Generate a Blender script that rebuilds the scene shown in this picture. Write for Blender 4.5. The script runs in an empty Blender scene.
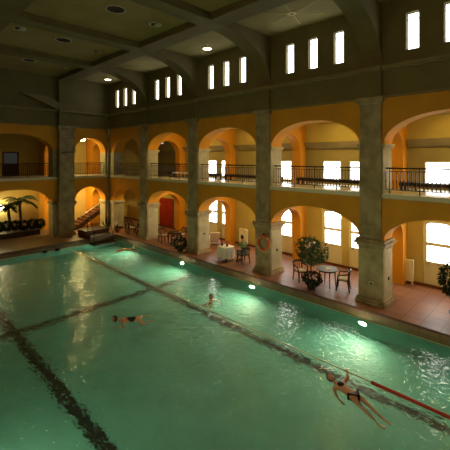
import bpy, bmesh, math, random
from mathutils import Vector, Matrix
random.seed(7)
PI = math.pi
C = bpy.context.scene.collection
sc = bpy.context.scene

# ------------------------------------------------------------------ camera, world, exposure
cam = bpy.data.cameras.new('camera'); co = bpy.data.objects.new('camera', cam); C.objects.link(co)
co.location = (0, 0, 5.5)
co.rotation_euler = (PI/2, 0, -math.radians(45.6))
cam.sensor_width = 36; cam.lens = 36*355/450
cam.shift_y = -67/450
cam.clip_end = 200
sc.camera = co
w = bpy.data.worlds.new('world'); sc.world = w; w.use_nodes = True
w.node_tree.nodes['Background'].inputs[0].default_value = (1.0, 0.80, 0.42, 1)
w.node_tree.nodes['Background'].inputs[1].default_value = 0.036
sc.view_settings.view_transform = 'Standard'; sc.view_settings.look = 'None'
sc.view_settings.exposure = 0.0; sc.view_settings.gamma = 1; sc.view_settings.use_curve_mapping = False

CLER = 7.5        # strength of the clerestory panes
DAY = 8.0         # strength of the gallery window panes
GAL = 210.0        # gallery ceiling lamps
SIDE = 46.0         # added unseen fill lamps on the camera side (watts)
POOLW = 98.0     # underwater lamps (watts)

# ------------------------------------------------------------------ materials
def mat(name, col, rough=0.7, col2=None, scale=3.0, bump=0.0, metal=0.0, detail=5.0, emit=None, es=0.0, spec=0.4, contrast=(0.35, 0.65)):
    m = bpy.data.materials.new(name); m.use_nodes = True
    nt = m.node_tree; b = nt.nodes['Principled BSDF']
    b.inputs['Base Color'].default_value = (*col, 1); b.inputs['Roughness'].default_value = rough
    b.inputs['Metallic'].default_value = metal; b.inputs['Specular IOR Level'].default_value = spec
    if col2 or bump:
        tc = nt.nodes.new('ShaderNodeTexCoord'); n = nt.nodes.new('ShaderNodeTexNoise')
        n.inputs['Scale'].default_value = scale; n.inputs['Detail'].default_value = detail
        nt.links.new(tc.outputs['Object'], n.inputs['Vector'])
        if col2:
            r = nt.nodes.new('ShaderNodeValToRGB')
            r.color_ramp.elements[0].position = contrast[0]; r.color_ramp.elements[1].position = contrast[1]
            r.color_ramp.elements[0].color = (*col, 1); r.color_ramp.elements[1].color = (*col2, 1)
            nt.links.new(n.outputs['Fac'], r.inputs['Fac']); nt.links.new(r.outputs['Color'], b.inputs['Base Color'])
        if bump:
            bp = nt.nodes.new('ShaderNodeBump'); bp.inputs['Strength'].default_value = bump; bp.inputs['Distance'].default_value = 0.02
            nt.links.new(n.outputs['Fac'], bp.inputs['Height']); nt.links.new(bp.outputs['Normal'], b.inputs['Normal'])
    if emit:
        b.inputs['Emission Color'].default_value = (*emit, 1); b.inputs['Emission Strength'].default_value = es
    return m
def tiles(name, c1, c2, mortar, sx, sy, rough=0.4, msize=0.012, offset=0.0, rot=0.0, spec=0.4):
    m = mat(name, c1, rough, spec=spec); nt = m.node_tree; b = nt.nodes['Principled BSDF']
    tc = nt.nodes.new('ShaderNodeTexCoord'); mp = nt.nodes.new('ShaderNodeMapping'); mp.inputs['Rotation'].default_value = (0, 0, rot)
    br = nt.nodes.new('ShaderNodeTexBrick'); br.offset = offset; br.squash = 1
    br.inputs['Color1'].default_value = (*c1, 1); br.inputs['Color2'].default_value = (*c2, 1); br.inputs['Mortar'].default_value = (*mortar, 1)
    br.inputs['Scale'].default_value = 1; br.inputs['Brick Width'].default_value = sx; br.inputs['Row Height'].default_value = sy
    br.inputs['Mortar Size'].default_value = msize
    nt.links.new(tc.outputs['Object'], mp.inputs['Vector']); nt.links.new(mp.outputs['Vector'], br.inputs['Vector'])
    nz = nt.nodes.new('ShaderNodeTexNoise'); nz.inputs['Scale'].default_value = 1.3; nz.inputs['Detail'].default_value = 4
    mx = nt.nodes.new('ShaderNodeMix'); mx.data_type = 'RGBA'; mx.blend_type = 'MULTIPLY'; mx.inputs[0].default_value = 0.35
    nt.links.new(tc.outputs['Object'], nz.inputs['Vector'])
    nt.links.new(br.outputs['Color'], mx.inputs[6]); nt.links.new(nz.outputs['Fac'], mx.inputs[7])
    nt.links.new(mx.outputs[2], b.inputs['Base Color'])
    return m
def emis(name, col, s):
    m = bpy.data.materials.new(name); m.use_nodes = True; nt = m.node_tree; nt.nodes.clear()
    e = nt.nodes.new('ShaderNodeEmission'); o = nt.nodes.new('ShaderNodeOutputMaterial')
    e.inputs[0].default_value = (*col, 1); e.inputs[1].default_value = s
    nt.links.new(e.outputs[0], o.inputs[0]); return m

M = {}
M['orange'] = mat('orange_plaster', (0.68, 0.305, 0.016), 0.75, (0.60, 0.265, 0.016), 1.2, 0.1)
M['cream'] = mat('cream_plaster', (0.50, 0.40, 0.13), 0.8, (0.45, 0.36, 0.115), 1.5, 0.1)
M['creamshade'] = mat('shaded_cream_plaster', (0.33, 0.275, 0.11), 0.8, (0.30, 0.25, 0.095), 1.5, 0.1)  # cream plaster with the dimmer light below the ledge put into its colour
M['stairw'] = mat('stair_brown', (0.07, 0.026, 0.014), 0.5, (0.10, 0.04, 0.02), 6)
M['stone'] = mat('olive_stone', (0.24, 0.185, 0.095), 0.7, (0.43, 0.345, 0.195), 2.2, 0.4, detail=9)
M['paint'] = mat('cream_stone', (0.50, 0.46, 0.30), 0.7, (0.38, 0.34, 0.21), 2.5, 0.2, detail=7)
M['olive'] = mat('olive_plaster', (0.195, 0.158, 0.06), 0.85, (0.165, 0.132, 0.05), 1.1, 0.1)
M['olive2'] = mat('olive_moulding', (0.27, 0.215, 0.09), 0.8, (0.22, 0.175, 0.075), 2.0, 0.1)
M['ceil'] = mat('ceiling_plaster', (0.33, 0.255, 0.09), 0.9, (0.27, 0.205, 0.072), 1.0, 0.25, detail=8)
M['beam'] = mat('beam_plaster', (0.19, 0.148, 0.055), 0.85, (0.16, 0.122, 0.045), 1.0, 0.1)
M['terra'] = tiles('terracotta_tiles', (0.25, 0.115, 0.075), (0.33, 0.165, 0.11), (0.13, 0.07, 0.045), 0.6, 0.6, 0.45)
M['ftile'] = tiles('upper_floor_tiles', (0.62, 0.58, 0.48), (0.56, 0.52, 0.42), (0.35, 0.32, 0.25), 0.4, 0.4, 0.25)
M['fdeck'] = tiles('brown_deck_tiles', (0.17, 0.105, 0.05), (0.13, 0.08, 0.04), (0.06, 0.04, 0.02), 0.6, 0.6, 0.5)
M['coping'] = tiles('coping_tiles', (0.26, 0.17, 0.085), (0.24, 0.155, 0.078), (0.19, 0.12, 0.06), 0.3, 0.3, 0.4)
M['edge'] = mat('dark_red_edge', (0.10, 0.03, 0.018), 0.4, (0.14, 0.045, 0.025), 4)
M['pool'] = tiles('pool_tiles', (0.125, 0.36, 0.30), (0.115, 0.335, 0.28), (0.10, 0.30, 0.245), 0.15, 0.15, 0.5, 0.004)
M['line'] = tiles('black_pool_tiles', (0.004, 0.008, 0.005), (0.007, 0.012, 0.008), (0.004, 0.008, 0.006), 0.15, 0.15, 0.5, 0.004)
M['rim'] = mat('pale_rim', (0.55, 0.5, 0.3), 0.4)
M['iron'] = mat('black_iron', (0.018, 0.012, 0.010), 0.35, metal=0.3)
M['railred'] = mat('dark_red_rail', (0.06, 0.014, 0.010), 0.35)
M['white'] = mat('white_paint', (0.68, 0.64, 0.48), 0.5)
M['offw'] = mat('radiator_white', (0.78, 0.74, 0.56), 0.4)
M['pane'] = emis('daylit_glass', (1.0, 0.98, 0.93), DAY)
M['cpane'] = emis('bright_daylit_glass', (0.93, 0.96, 1.0), CLER)
M['dimpane'] = emis('dim_glass', (0.5, 0.5, 0.42), 0.045)
M['lamp'] = emis('warm_lamp_glass', (1.0, 0.68, 0.18), GAL)
M['hlamp'] = emis('hall_lamp_glass', (1.0, 0.86, 0.55), 9)
M['globe'] = emis('globe_glass', (1.0, 0.84, 0.50), 36)
M['lamp2'] = emis('bright_lamp_glass', (1.0, 0.74, 0.28), 120)
M['pooll'] = emis('underwater_lamp_glass', (0.85, 1.0, 0.62), 14)
M['red'] = mat('red_door_paint', (0.34, 0.022, 0.008), 0.45, (0.27, 0.018, 0.008), 1.5)
M['wood'] = mat('dark_brown_wood', (0.020, 0.009, 0.006), 0.5, (0.035, 0.014, 0.008), 6, spec=.25)
M['step'] = mat('brown_wood', (0.15, 0.055, 0.025), 0.45, (0.11, 0.04, 0.02), 5)
M['cush'] = mat('pale_cushion', (0.45, 0.39, 0.33), 0.9)
M['cloth'] = mat('white_cloth', (0.80, 0.78, 0.68), 0.9)
M['tabletop'] = mat('grey_tabletop', (0.07, 0.075, 0.07), 0.55, spec=.25)
M['glassy'] = mat('dark_glass', (0.02, 0.02, 0.02), 0.1)
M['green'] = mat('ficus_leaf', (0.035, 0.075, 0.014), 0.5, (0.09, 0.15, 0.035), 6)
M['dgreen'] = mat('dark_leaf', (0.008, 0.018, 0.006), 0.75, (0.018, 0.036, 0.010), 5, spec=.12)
M['bark'] = mat('bark', (0.05, 0.03, 0.018), 0.9, (0.09, 0.055, 0.03), 12, 0.5)
M['pot'] = mat('dark_pot', (0.035, 0.018, 0.012), 0.5)
M['terrapot'] = mat('clay_pot', (0.20, 0.07, 0.03), 0.7)
M['soil'] = mat('soil', (0.03, 0.02, 0.012), 1)
M['skin'] = mat('skin', (0.50, 0.26, 0.15), 0.5)
M['hair'] = mat('dark_hair', (0.02, 0.012, 0.008), 0.5)
M['swim'] = mat('black_swimwear', (0.008, 0.008, 0.012), 0.5)
M['lightcap'] = mat('pale_cap', (0.9, 0.85, 0.55), 0.4)
M['yshirt'] = mat('pale_shirt', (0.75, 0.68, 0.30), 0.7)
M['gshirt'] = mat('green_shirt', (0.16, 0.28, 0.09), 0.8)
M['trous'] = mat('pale_trousers', (0.33, 0.31, 0.26), 0.8)
M['redc'] = mat('red_plastic', (0.42, 0.030, 0.018), 0.4)
M['ring'] = mat('orange_ring', (0.72, 0.15, 0.04), 0.5)
M['ropey'] = mat('yellow_rope', (0.62, 0.62, 0.46), 0.5)
M['metal'] = mat('steel', (0.55, 0.5, 0.4), 0.25, metal=0.9)
M['ringm'] = mat('lamp_ring_metal', (0.55, 0.48, 0.34), 0.4)
M['dark'] = mat('dark_recess', (0.010, 0.008, 0.005), 0.8)
M['flower'] = mat('red_petals', (0.45, 0.02, 0.02), 0.6)
M['lflower'] = mat('pale_petals', (0.75, 0.70, 0.5), 0.6)
M['stain'] = mat('reddish_stain_plaster', (0.28, 0.13, 0.05), 0.9)
M['brass'] = mat('dull_brass', (0.80, 0.66, 0.25), 0.5)
M['plate'] = mat('grey_plate', (0.10, 0.09, 0.07), 0.5)

# water: real refracting, reflecting rippled surface
def water_mat():
    m = bpy.data.materials.new('pool_water'); m.use_nodes = True; nt = m.node_tree; nt.nodes.clear()
    o = nt.nodes.new('ShaderNodeOutputMaterial'); g = nt.nodes.new('ShaderNodeBsdfGlass')
    g.inputs['IOR'].default_value = 1.333; g.inputs['Roughness'].default_value = 0.0
    g.inputs['Color'].default_value = (0.93, 1.0, 0.95, 1)
    tc = nt.nodes.new('ShaderNodeTexCoord')
    def noise(sc_, det, dist):
        n = nt.nodes.new('ShaderNodeTexNoise'); n.inputs['Scale'].default_value = sc_; n.inputs['Detail'].default_value = det
        n.inputs['Distortion'].default_value = dist; nt.links.new(tc.outputs['Object'], n.inputs['Vector']); return n
    a = noise(0.9, 2, 0.6); b = noise(4.4, 2.5, 1.0)
    b1 = nt.nodes.new('ShaderNodeBump'); b1.inputs['Strength'].default_value = 1; b1.inputs['Distance'].default_value = 0.055
    b2 = nt.nodes.new('ShaderNodeBump'); b2.inputs['Strength'].default_value = 1; b2.inputs['Distance'].default_value = 0.040
    nt.links.new(a.outputs['Fac'], b1.inputs['Height']); nt.links.new(b.outputs['Fac'], b2.inputs['Height'])
    c = noise(15.0, 1, 0.3); b3 = nt.nodes.new('ShaderNodeBump'); b3.inputs['Strength'].default_value = 1; b3.inputs['Distance'].default_value = 0.0015
    nt.links.new(c.outputs['Fac'], b3.inputs['Height']); nt.links.new(b2.outputs['Normal'], b3.inputs['Normal'])
    nt.links.new(b1.outputs['Normal'], b2.inputs['Normal']); nt.links.new(b3.outputs['Normal'], g.inputs['Normal'])
    nt.links.new(g.outputs[0], o.inputs[0]); return m
M['water'] = water_mat()

# ------------------------------------------------------------------ mesh helpers
def BM(): return bmesh.new()
def box(bm, x0, x1, y0, y1, z0, z1, mtx=None):
    vs = [bm.verts.new((x, y, z)) for z in (z0, z1) for y in (y0, y1) for x in (x0, x1)]
    for f in ((0,2,3,1),(4,5,7,6),(0,1,5,4),(2,6,7,3),(0,4,6,2),(1,3,7,5)): bm.faces.new([vs[i] for i in f])
    if mtx is not None:
        for v in vs: v.co = mtx @ v.co
    return vs
def frame_of(d):
    d = d.normalized(); a = Vector((0,0,1)) if abs(d.z) < 0.9 else Vector((1,0,0))
    u = d.cross(a).normalized(); return u, d.cross(u).normalized()
def tube(bm, pts, r, n=8, closed=False, cap=True):
    pts = [Vector(p) for p in pts]; rs = r if isinstance(r, (list, tuple)) else [r]*len(pts); rings = []
    u = None
    for i, p in enumerate(pts):
        if closed: d = pts[(i+1) % len(pts)] - pts[i-1]
        else: d = pts[min(i+1, len(pts)-1)] - pts[max(i-1, 0)]
        d.normalize()
        if u is None: u, v = frame_of(d)
        else:
            u = (u - d*u.dot(d)).normalized()
        v = d.cross(u)
        rings.append([bm.verts.new(p + (u*math.cos(2*PI*k/n) + v*math.sin(2*PI*k/n))*rs[i]) for k in range(n)])
    m = len(rings)
    for i in range(m if closed else m-1):
        a, b = rings[i], rings[(i+1) % m]
        for k in range(n): bm.faces.new((a[k], a[(k+1)%n], b[(k+1)%n], b[k]))
    if cap and not closed:
        bm.faces.new(rings[0][::-1]); bm.faces.new(rings[-1])
def lathe(bm, prof, n=20, c=(0,0,0)):
    rings = []
    for r, z in prof:
        rings.append([bm.verts.new((c[0]+r*math.cos(2*PI*k/n), c[1]+r*math.sin(2*PI*k/n), c[2]+z)) for k in range(n)] if r > 1e-6 else [bm.verts.new((c[0], c[1], c[2]+z))])
    for a, b in zip(rings, rings[1:]):
        for k in range(n):
            if len(a) == 1 and len(b) == 1: continue
            if len(a) == 1: bm.faces.new((a[0], b[(k+1)%n], b[k]))
            elif len(b) == 1: bm.faces.new((a[k], a[(k+1)%n], b[0]))
            else: bm.faces.new((a[k], a[(k+1)%n], b[(k+1)%n], b[k]))
def prism(bm, poly, y0, y1, axis='y'):
    # poly in (x,z) extruded along y, or (y,z) extruded along x
    f = (lambda a, b, t: (a, t, b)) if axis == 'y' else (lambda a, b, t: (t, a, b))
    A = [bm.verts.new(f(a, b, y0)) for a, b in poly]; B = [bm.verts.new(f(a, b, y1)) for a, b in poly]
    n = len(poly)
    bm.faces.new(A); bm.faces.new(B[::-1])
    for i in range(n): bm.faces.new((A[i], B[i], B[(i+1)%n], A[(i+1)%n]))
def obj(name, bm, m, parent=None, smooth=False, bevel=0.0):
    bmesh.ops.recalc_face_normals(bm, faces=bm.faces)
    me = bpy.data.meshes.new(name); bm.to_mesh(me); bm.free()
    me.materials.append(M[m] if isinstance(m, str) else m)
    if smooth:
        for p in me.polygons: p.use_smooth = True
    o = bpy.data.objects.new(name, me); C.objects.link(o)
    if parent: o.parent = parent
    if bevel:
        b = o.modifiers.new('bevel', 'BEVEL'); b.width = bevel; b.segments = 2; b.limit_method = 'ANGLE'
    return o
def struct(name, bm, m, parent=None, **k):
    o = obj(name, bm, m, parent, **k)
    if not parent: o['kind'] = 'structure'
    return o
def thing(name, label, cat, loc=(0,0,0), rz=0, group=None):
    o = bpy.data.objects.new(name, None); C.objects.link(o); o.location = loc; o.rotation_euler = (0,0,rz)
    o.empty_display_size = 0.1
    o['label'] = label; o['category'] = cat
    if group: o['group'] = group
    return o
def sroot(name, loc=(0,0,0)):
    o = bpy.data.objects.new(name, None); C.objects.link(o); o.location = loc; o['kind'] = 'structure'; return o
def tag(o, label, cat, group=None, kind=None):
    o['label'] = label; o['category'] = cat
    if group: o['group'] = group
    if kind: o['kind'] = kind
    return o
def dup(root, loc=None, rz=None, label=None, group=None):
    r = root.copy(); C.objects.link(r)
    if loc is not None: r.location = loc
    if rz is not None: r.rotation_euler = (0,0,rz)
    if label: r['label'] = label
    if group: r['group'] = group
    for ch in list(root.children):
        c = ch.copy(); C.objects.link(c); c.parent = r
        for g in list(ch.children):
            d = g.copy(); C.objects.link(d); d.parent = c
    return r

# ------------------------------------------------------------------ the setting
XR, YF = 13.4, 25.9           # arcade planes
WZ = -0.38                    # water level
PB = -1.75                    # pool bottom
XL, XD, YD, Y0 = 1.0, 12.79, 23.6, -2.5
XB, YB = 16.9, 30.0           # back walls of the galleries
# ground deck
bm = BM()
box(bm, XD, XB+.2, Y0, YB+.2, -.2, 0)
box(bm, -1.5, XL, Y0, YD, -.2, 0)
struct('floor', bm, 'terra')
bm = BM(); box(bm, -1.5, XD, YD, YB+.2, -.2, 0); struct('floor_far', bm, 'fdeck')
bm = BM()
box(bm, XD-.05, XD, Y0, YD, -.06, .012); box(bm, XL, XD, YD-.05, YD, -.06, .012)
struct('trim_1', bm, 'edge')
bm = BM()
box(bm, XD, XD+.3, Y0, YD+.3, -2.0, -.2); box(bm, XL, XD, YD, YD+.3, -2.0, -.2)
box(bm, XL-.3, XL, Y0, YD+.3, -2.0, -.2)
struct('trim_2', bm, 'coping')
bm = BM()   # submerged basin lining
box(bm, XD-.02, XD, Y0, YD, PB, WZ-.02); box(bm, XL, XD-.02, YD-.02, YD, PB, WZ-.02); box(bm, XL, XL+.02, Y0, YD-.02, PB, WZ-.02)
box(bm, XL, XD, Y0-.1, Y0, PB, -.2)
box(bm, XL, XD, Y0, YD, PB-.1, PB)
struct('floor_pool', bm, 'pool')
bm = BM(); box(bm, XD-.04, XD, Y0, YD, WZ-.015, WZ+.012); box(bm, XL, XD-.04, YD-.04, YD, WZ-.015, WZ+.012); struct('trim_3', bm, 'rim')
bm = BM()
box(bm, 9.80, 10.15, Y0, YD-.3, PB, PB+.012); box(bm, 3.73, 4.07, Y0, YD-.3, PB, PB+.012)
box(bm, 1.4, 12.4, 14.46, 14.82, PB+.012, PB+.02)
struct('trim_4', bm, 'line')
bm = BM()
vs = [bm.verts.new(p) for p in ((XL, Y0, WZ), (XD-.02, Y0, WZ), (XD-.02, YD-.02, WZ), (XL, YD-.02, WZ))]; bm.faces.new(vs)
wat = struct('water_surface', bm, 'water')
wat['kind'] = 'stuff'; wat['label'] = 'green rippling pool water filling the long basin'; wat['category'] = 'water'

def ell(s, s0, s1, spring, rise):
    h = (s1-s0)/2; t = (s-(s0+s1)/2)/h; return spring + rise*math.sqrt(max(0, 1-t*t))
def arch_band(bm, axis, n0, n1, s_start, s_end, ops, ztop, zsolid):
    """wall between planes n0,n1 from zsolid (over piers) / arch curve up to ztop"""
    ss = [(s_start, zsolid)]
    for s0, s1, spring, rise in ops:
        ss.append((s0, zsolid)); 
        N = 28
        for i in range(N+1):
            s = (s0+s1)/2 - (s1-s0)/2*math.cos(PI*i/N)
            ss.append((s, ell(s, s0, s1, spring, rise)))
        ss.append((s1, zsolid))
    ss.append((s_end, zsolid))
    P = (lambda n, s, z: (n, s, z)) if axis == 'y' else (lambda n, s, z: (s, n, z))
    rows = []
    for s, z in ss:
        rows.append([bm.verts.new(P(n0, s, z)), bm.verts.new(P(n1, s, z)), bm.verts.new(P(n0, s, ztop)), bm.verts.new(P(n1, s, ztop))])
    for a, b in zip(rows, rows[1:]):
        if abs(a[0].co[1 if axis == 'y' else 0] - b[0].co[1 if axis == 'y' else 0]) < 1e-6:
            if abs(a[0].co.z-b[0].co.z) < 1e-6: continue
            continue
        bm.faces.new((a[0], b[0], b[2], a[2])); bm.faces.new((a[1], a[3], b[3], b[1]))
        bm.faces.new((a[0], a[1], b[1], b[0])); bm.faces.new((a[2], b[2], b[3], a[3]))
    for r in (rows[0], rows[-1]): bm.faces.new((r[0], r[1], r[3], r[2]))

PC = [0.28, 5.45, 10.60, 15.77, 20.95]
LS, LR = 2.44, .98; US, UR = 6.03, 1.08
def bay_ops(sp, r, hw=2.12):
    o = [((PC[i]+PC[i+1])/2-hw, (PC[i]+PC[i+1])/2+hw, sp, r) for i in range(4)]
    o[3] = ((PC[3]+PC[4])/2-hw, (PC[3]+PC[4])/2+hw, sp, r)
    return o
TH = .9
for nm, sp, rz, z1, rr, zs in (('lower', LS, LR, 4.0, 1.12, 2.24), ('upper', US, UR, 7.76, 1.08, 5.92)):
    bm = BM()
    arch_band(bm, 'y', XR+.08, XR+TH, PC[0]-2.6, YF+TH, bay_ops(sp, rz) + [(21.52, 25.10, zs, rr)], z1, sp)
    struct('wall_right_'+nm, bm, 'orange')
    bm = BM()
    arch_band(bm, 'x', YF, YF+TH, -1.5, XR+.08, [(4.60, 9.30, sp, rz), (10.80, 13.20, zs, rr)], z1, sp)
    struct('wall_far_'+nm, bm, 'orange')

# piers of the right arcade: one structure each with its pieces
def moulding(bm, x0, x1, y0, y1, prof):
    for e, z0, z1 in prof: box(bm, x0-e, x1+e, y0-e, y1+e, z0, z1)
def pier(k, x0, x1, y0, y1, side, face, capz=2.15, sp=LS, pil=None, plaque=True, usp=US):
    """stone pier: body, capital, plinth, upper body, pilaster with capital"""
    r = sroot('trim_%d' % k)
    bm = BM(); box(bm, x0, x1, y0, y1, 0, capz+.02); obj('pier_body', bm, 'stone', r, bevel=.02)
    bm = BM()
    if side == 'y': box(bm, x0+.12, x1, y0-.006, y1+.006, .0, capz)
    else: box(bm, x0-.006, x1+.006, y0+.12, y1, .0, capz)
    obj('pier_side_panel', bm, 'paint', r)
    bm = BM(); moulding(bm, x0, x1, y0, y1, [(.10, 0, .10), (.06, .10, .22)]); obj('plinth', bm, 'stone', r, bevel=.015)
    bm = BM(); moulding(bm, x0, x1, y0, y1, [(.03, capz-.08, capz-.03), (.06, capz, capz+.10), (.13, capz+.10, capz+.18), (.09, capz+.18, sp)])
    obj('capital', bm, 'stone', r, bevel=.015)
    bm = BM(); moulding(bm, x0+.05, x1, y0+.02, y1-.02, [(0, 4.0, usp-.16)]); obj('upper_pier_body', bm, 'paint', r)
    bm = BM(); moulding(bm, x0+.1, x1, y0+.02, y1-.02, [(.05, usp-.16, usp-.08), (.09, usp-.08, usp)]); obj('impost', bm, 'paint', r)
    return r
k = 5
SW = .47
for i, y in enumerate(PC):
    r = pier(k, XR, XR+TH, y-SW, y+SW, 'y', 'x'); k += 1
    bm = BM()
    box(bm, XR-.02, XR+.12, y-.40, y+.40, LS, 7.5)
    box(bm, XR-.05, XR+.12, y-.42, y+.42, 2.5, 2.62)
    obj('pilaster', bm, 'stone', r, bevel=.015)
    bm = BM(); box(bm, XR-.06, XR+.12, y-.42, y+.42, 6.93, 7.0); box(bm, XR-.06, XR+.12, y-.44, y+.44, 7.5, 7.6); box(bm, XR-.12, XR+.12, y-.5, y+.5, 7.6, 7.78)
    obj('pilaster_capital', bm, 'stone', r, bevel=.01)
    bm = BM()
    box(bm, XR-.05, XR-.02, y-.18, y-.14, 3.0, 3.65); box(bm, XR-.05, XR-.02, y+.14, y+.18, 3.0, 3.65)
    box(bm, XR-.05, XR-.02, y-.18, y+.18, 3.65, 3.69); box(bm, XR-.05, XR-.02, y-.18, y+.18, 2.96, 3.0); box(bm, XR-.04, XR-.02, y-.07, y+.07, 3.08, 3.56)
    obj('relief_plaque', bm, 'stone', r, bevel=.01)
    bm = BM(); box(bm, XR-.05, XR+.12, y-.42, y+.42, 7.78, 8.72); obj('entablature_block', bm, 'olive', r)
# corner masses
r = sroot('trim_10')
bm = BM(); box(bm, XR+.06, XR+TH, 25.10, YF+TH, 0, 2.06); box(bm, XR+.08, XR+TH, 21.42, 21.52, 0, 2.1); obj('pier_body', bm, 'paint', r)
bm = BM(); box(bm, XR, XR+TH+.05, 25.02, YF-.02, 2.06, 2.24); box(bm, XR+.03, XR+TH, 25.10, YF, 0, .2); obj('capital', bm, 'paint', r, bevel=.015)
bm = BM(); box(bm, XR+.08, XR+TH, 25.10, YF+TH, 2.24, LS+.01); box(bm, XR+.081, XR+TH, 21.42, 21.52, 2.1, LS+.01); obj('spandrel_foot', bm, 'orange', r)
bm = BM(); box(bm, XR+.06, XR+TH, 25.10, YF+TH, 4.0, 5.92); obj('upper_pier_body', bm, 'paint', r)
bm = BM(); box(bm, XR+.08, XR+TH, 25.10, YF+TH, 5.92, US+.01); box(bm, XR+.081, XR+TH, 21.42, 21.52, 4, US+.01); obj('upper_spandrel_foot', bm, 'orange', r)
bm = BM(); box(bm, XR-.10, XR+.08, YF-.18, YF, 0, 7.6); box(bm, XR-.16, XR+.08, YF-.24, YF, 7.5, 7.76); box(bm, XR-.13, XR+.08, YF-.21, YF, 2.08, 2.24); obj('corner_pilaster', bm, 'stone', r, bevel=.01)
# far wall piers
r = sroot('trim_11')
bm = BM(); box(bm, 13.20, XR-.1, YF+.02, YF+TH, 0, 2.06); obj('pier_body', bm, 'paint', r)
bm = BM(); box(bm, 13.12, XR-.1, YF-.05, YF+TH+.05, 2.06, 2.24); box(bm, 13.16, XR-.1, YF-.02, YF+TH, 0, .2); obj('capital', bm, 'paint', r, bevel=.015)
bm = BM(); box(bm, 13.20, XR+.08, YF+.001, YF+TH, 2.24, LS+.01); obj('spandrel_foot', bm, 'orange', r)
bm = BM(); box(bm, 13.20, XR+.08, YF+.02, YF+TH, 4.0, 5.92); obj('upper_pier_body', bm, 'paint', r)
bm = BM(); box(bm, 13.20, XR+.08, YF+.001, YF+TH, 5.92, US+.01); obj('upper_spandrel_foot', bm, 'orange', r)
r = pier(12, 9.57, 10.68, 25.6, YF+TH, 'x', 'y')
bm = BM(); box(bm, 9.30, 9.58, YF+.03, YF+TH, 0, 2.2); box(bm, 10.68, 10.80, YF+.03, YF+TH, 0, 2.1); obj('jamb', bm, 'paint', r)
bm = BM(); box(bm, 9.23, 9.58, YF-.03, YF+TH+.03, 2.24, LS+.01); box(bm, 10.68, 10.86, YF-.03, YF+TH+.03, 2.06, 2.24); obj('jamb_capital', bm, 'stone', r, bevel=.01)
bm = BM(); box(bm, 10.68, 10.80, YF+.001, YF+TH, 2.24, LS+.01); box(bm, 10.68, 10.80, YF+.001, YF+TH, 5.92, US+.01); obj('spandrel_foot', bm, 'orange', r)
bm = BM(); box(bm, 9.30, 9.58, YF+.02, YF+TH, 4.0, US); box(bm, 10.68, 10.80, YF+.02, YF+TH, 4.0, 5.92); obj('upper_jamb', bm, 'stone', r)
bm = BM(); box(bm, 9.61, 10.66, 25.57, YF, LS, 7.5); obj('pilaster', bm, 'stone', r, bevel=.015)
bm = BM(); box(bm, 9.57, 10.70, 25.53, YF, 6.93, 7.0); box(bm, 9.5, 10.77, 25.46, YF, 7.58, 7.76); box(bm, 9.55, 10.72, 25.51, YF, 7.48, 7.58); obj('pilaster_capital', bm, 'stone', r, bevel=.01)
bm = BM(); box(bm, 9.64, 10.60, 25.66, YF+.1, 7.76, 8.72); obj('entablature_block', bm, 'olive', r)
bm = BM(); box(bm, -1.5, 4.60, YF+.02, YF+TH, 0, US+.01); struct('trim_13', bm, 'paint')

# slabs: gallery floor upstairs, with its stone nosing
bm = BM()
box(bm, XR+.1, XB+.2, -2.4, YF+.0, 4.0, 4.16); box(bm, -1.5, XB+.2, YF+.0, YB+.2, 4.0, 4.16)
struct('floor_gallery', bm, 'ftile')
bm = BM()
for a, b in zip(PC, PC[1:]): box(bm, XR+.02, XR+.5, a+.40, b-.40, 4.02, 4.175)
box(bm, XR+.02, XR+.5, PC[-1]+.40, YF-.15, 4.02, 4.175)
box(bm, -1.5, 9.64, YF-.06, YF+.4, 4.02, 4.175); box(bm, 10.60, XR-.1, YF-.06, YF+.4, 4.02, 4.175)
struct('trim_14', bm, 'white', bevel=.01)  # white puts the windows' reflected light into the nosing's colour

# entablature, string course, clerestory
bm = BM(); box(bm, XR+.06, XR+TH, -2.4, YF+.1, 7.76, 8.72); box(bm, -1.5, XR+.1, YF+.0, YF+TH, 7.76, 8.72); struct('trim_15', bm, 'olive')
bm = BM()
box(bm, XR-.0, XR+.1, -2.4, YF, 7.72, 7.80); box(bm, -1.5, XR, YF-.07, YF, 7.72, 7.80)
box(bm, XR-.06, XR+.3, -2.4, YF, 8.72, 8.78); box(bm, XR-.12, XR+.3, -2.4, YF, 8.78, 8.88)
box(bm, -1.5, XR, YF-.1, YF+.2, 8.72, 8.78); box(bm, -1.5, XR, YF-.17, YF+.2, 8.78, 8.88)
for y in PC: box(bm, XR-.20, XR, y-.44, y+.44, 8.72, 8.88)
box(bm, 9.58, 10.66, YF-.42, YF, 8.72, 8.88)
struct('trim_16', bm, 'olive2', bevel=.01)
ZC = 11.25
WY = []
for cy in (2.85, 7.98, 13.2, 18.37, 23.57):
    for d in (-1.18, 0, 1.18): WY.append(cy+d)
bm = BM(); x0, x1 = XR+.15, XR+.55
z0, z1 = 9.35, 10.66
box(bm, x0, x1, -2.4, YF+.4, 8.86, z0); box(bm, x0, x1, -2.4, YF+.4, z1, ZC+.2)
prev = -2.4
for y in WY: box(bm, x0, x1, prev, y-.21, z0, z1); prev = y+.21
box(bm, x0, x1, prev, YF+.4, z0, z1)
struct('wall_right', bm, 'olive')
bm = BM(); box(bm, -1.5, XR+.15, YF+.1, YF+.5, 8.86, ZC+.2); struct('wall_far', bm, 'olive')
n = 1
for y in WY:
    r = sroot('window_%d' % n, (x0+.12, y, z0)); n += 1
    bm = BM()
    for a, b, c, d in ((-.21, -.18, 0, 1.31), (.18, .21, 0, 1.31), (-.18, .18, 0, .03), (-.18, .18, 1.28, 1.31)): box(bm, -.03, .05, a, b, c, d)
    box(bm, -.02, .03, -.18, .18, 1.08, 1.095)
    obj('window_frame', bm, 'olive2', r)
    bm = BM(); box(bm, 0.03, .045, -.18, .18, .03, 1.28); obj('pane', bm, 'cpane', r)

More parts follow.
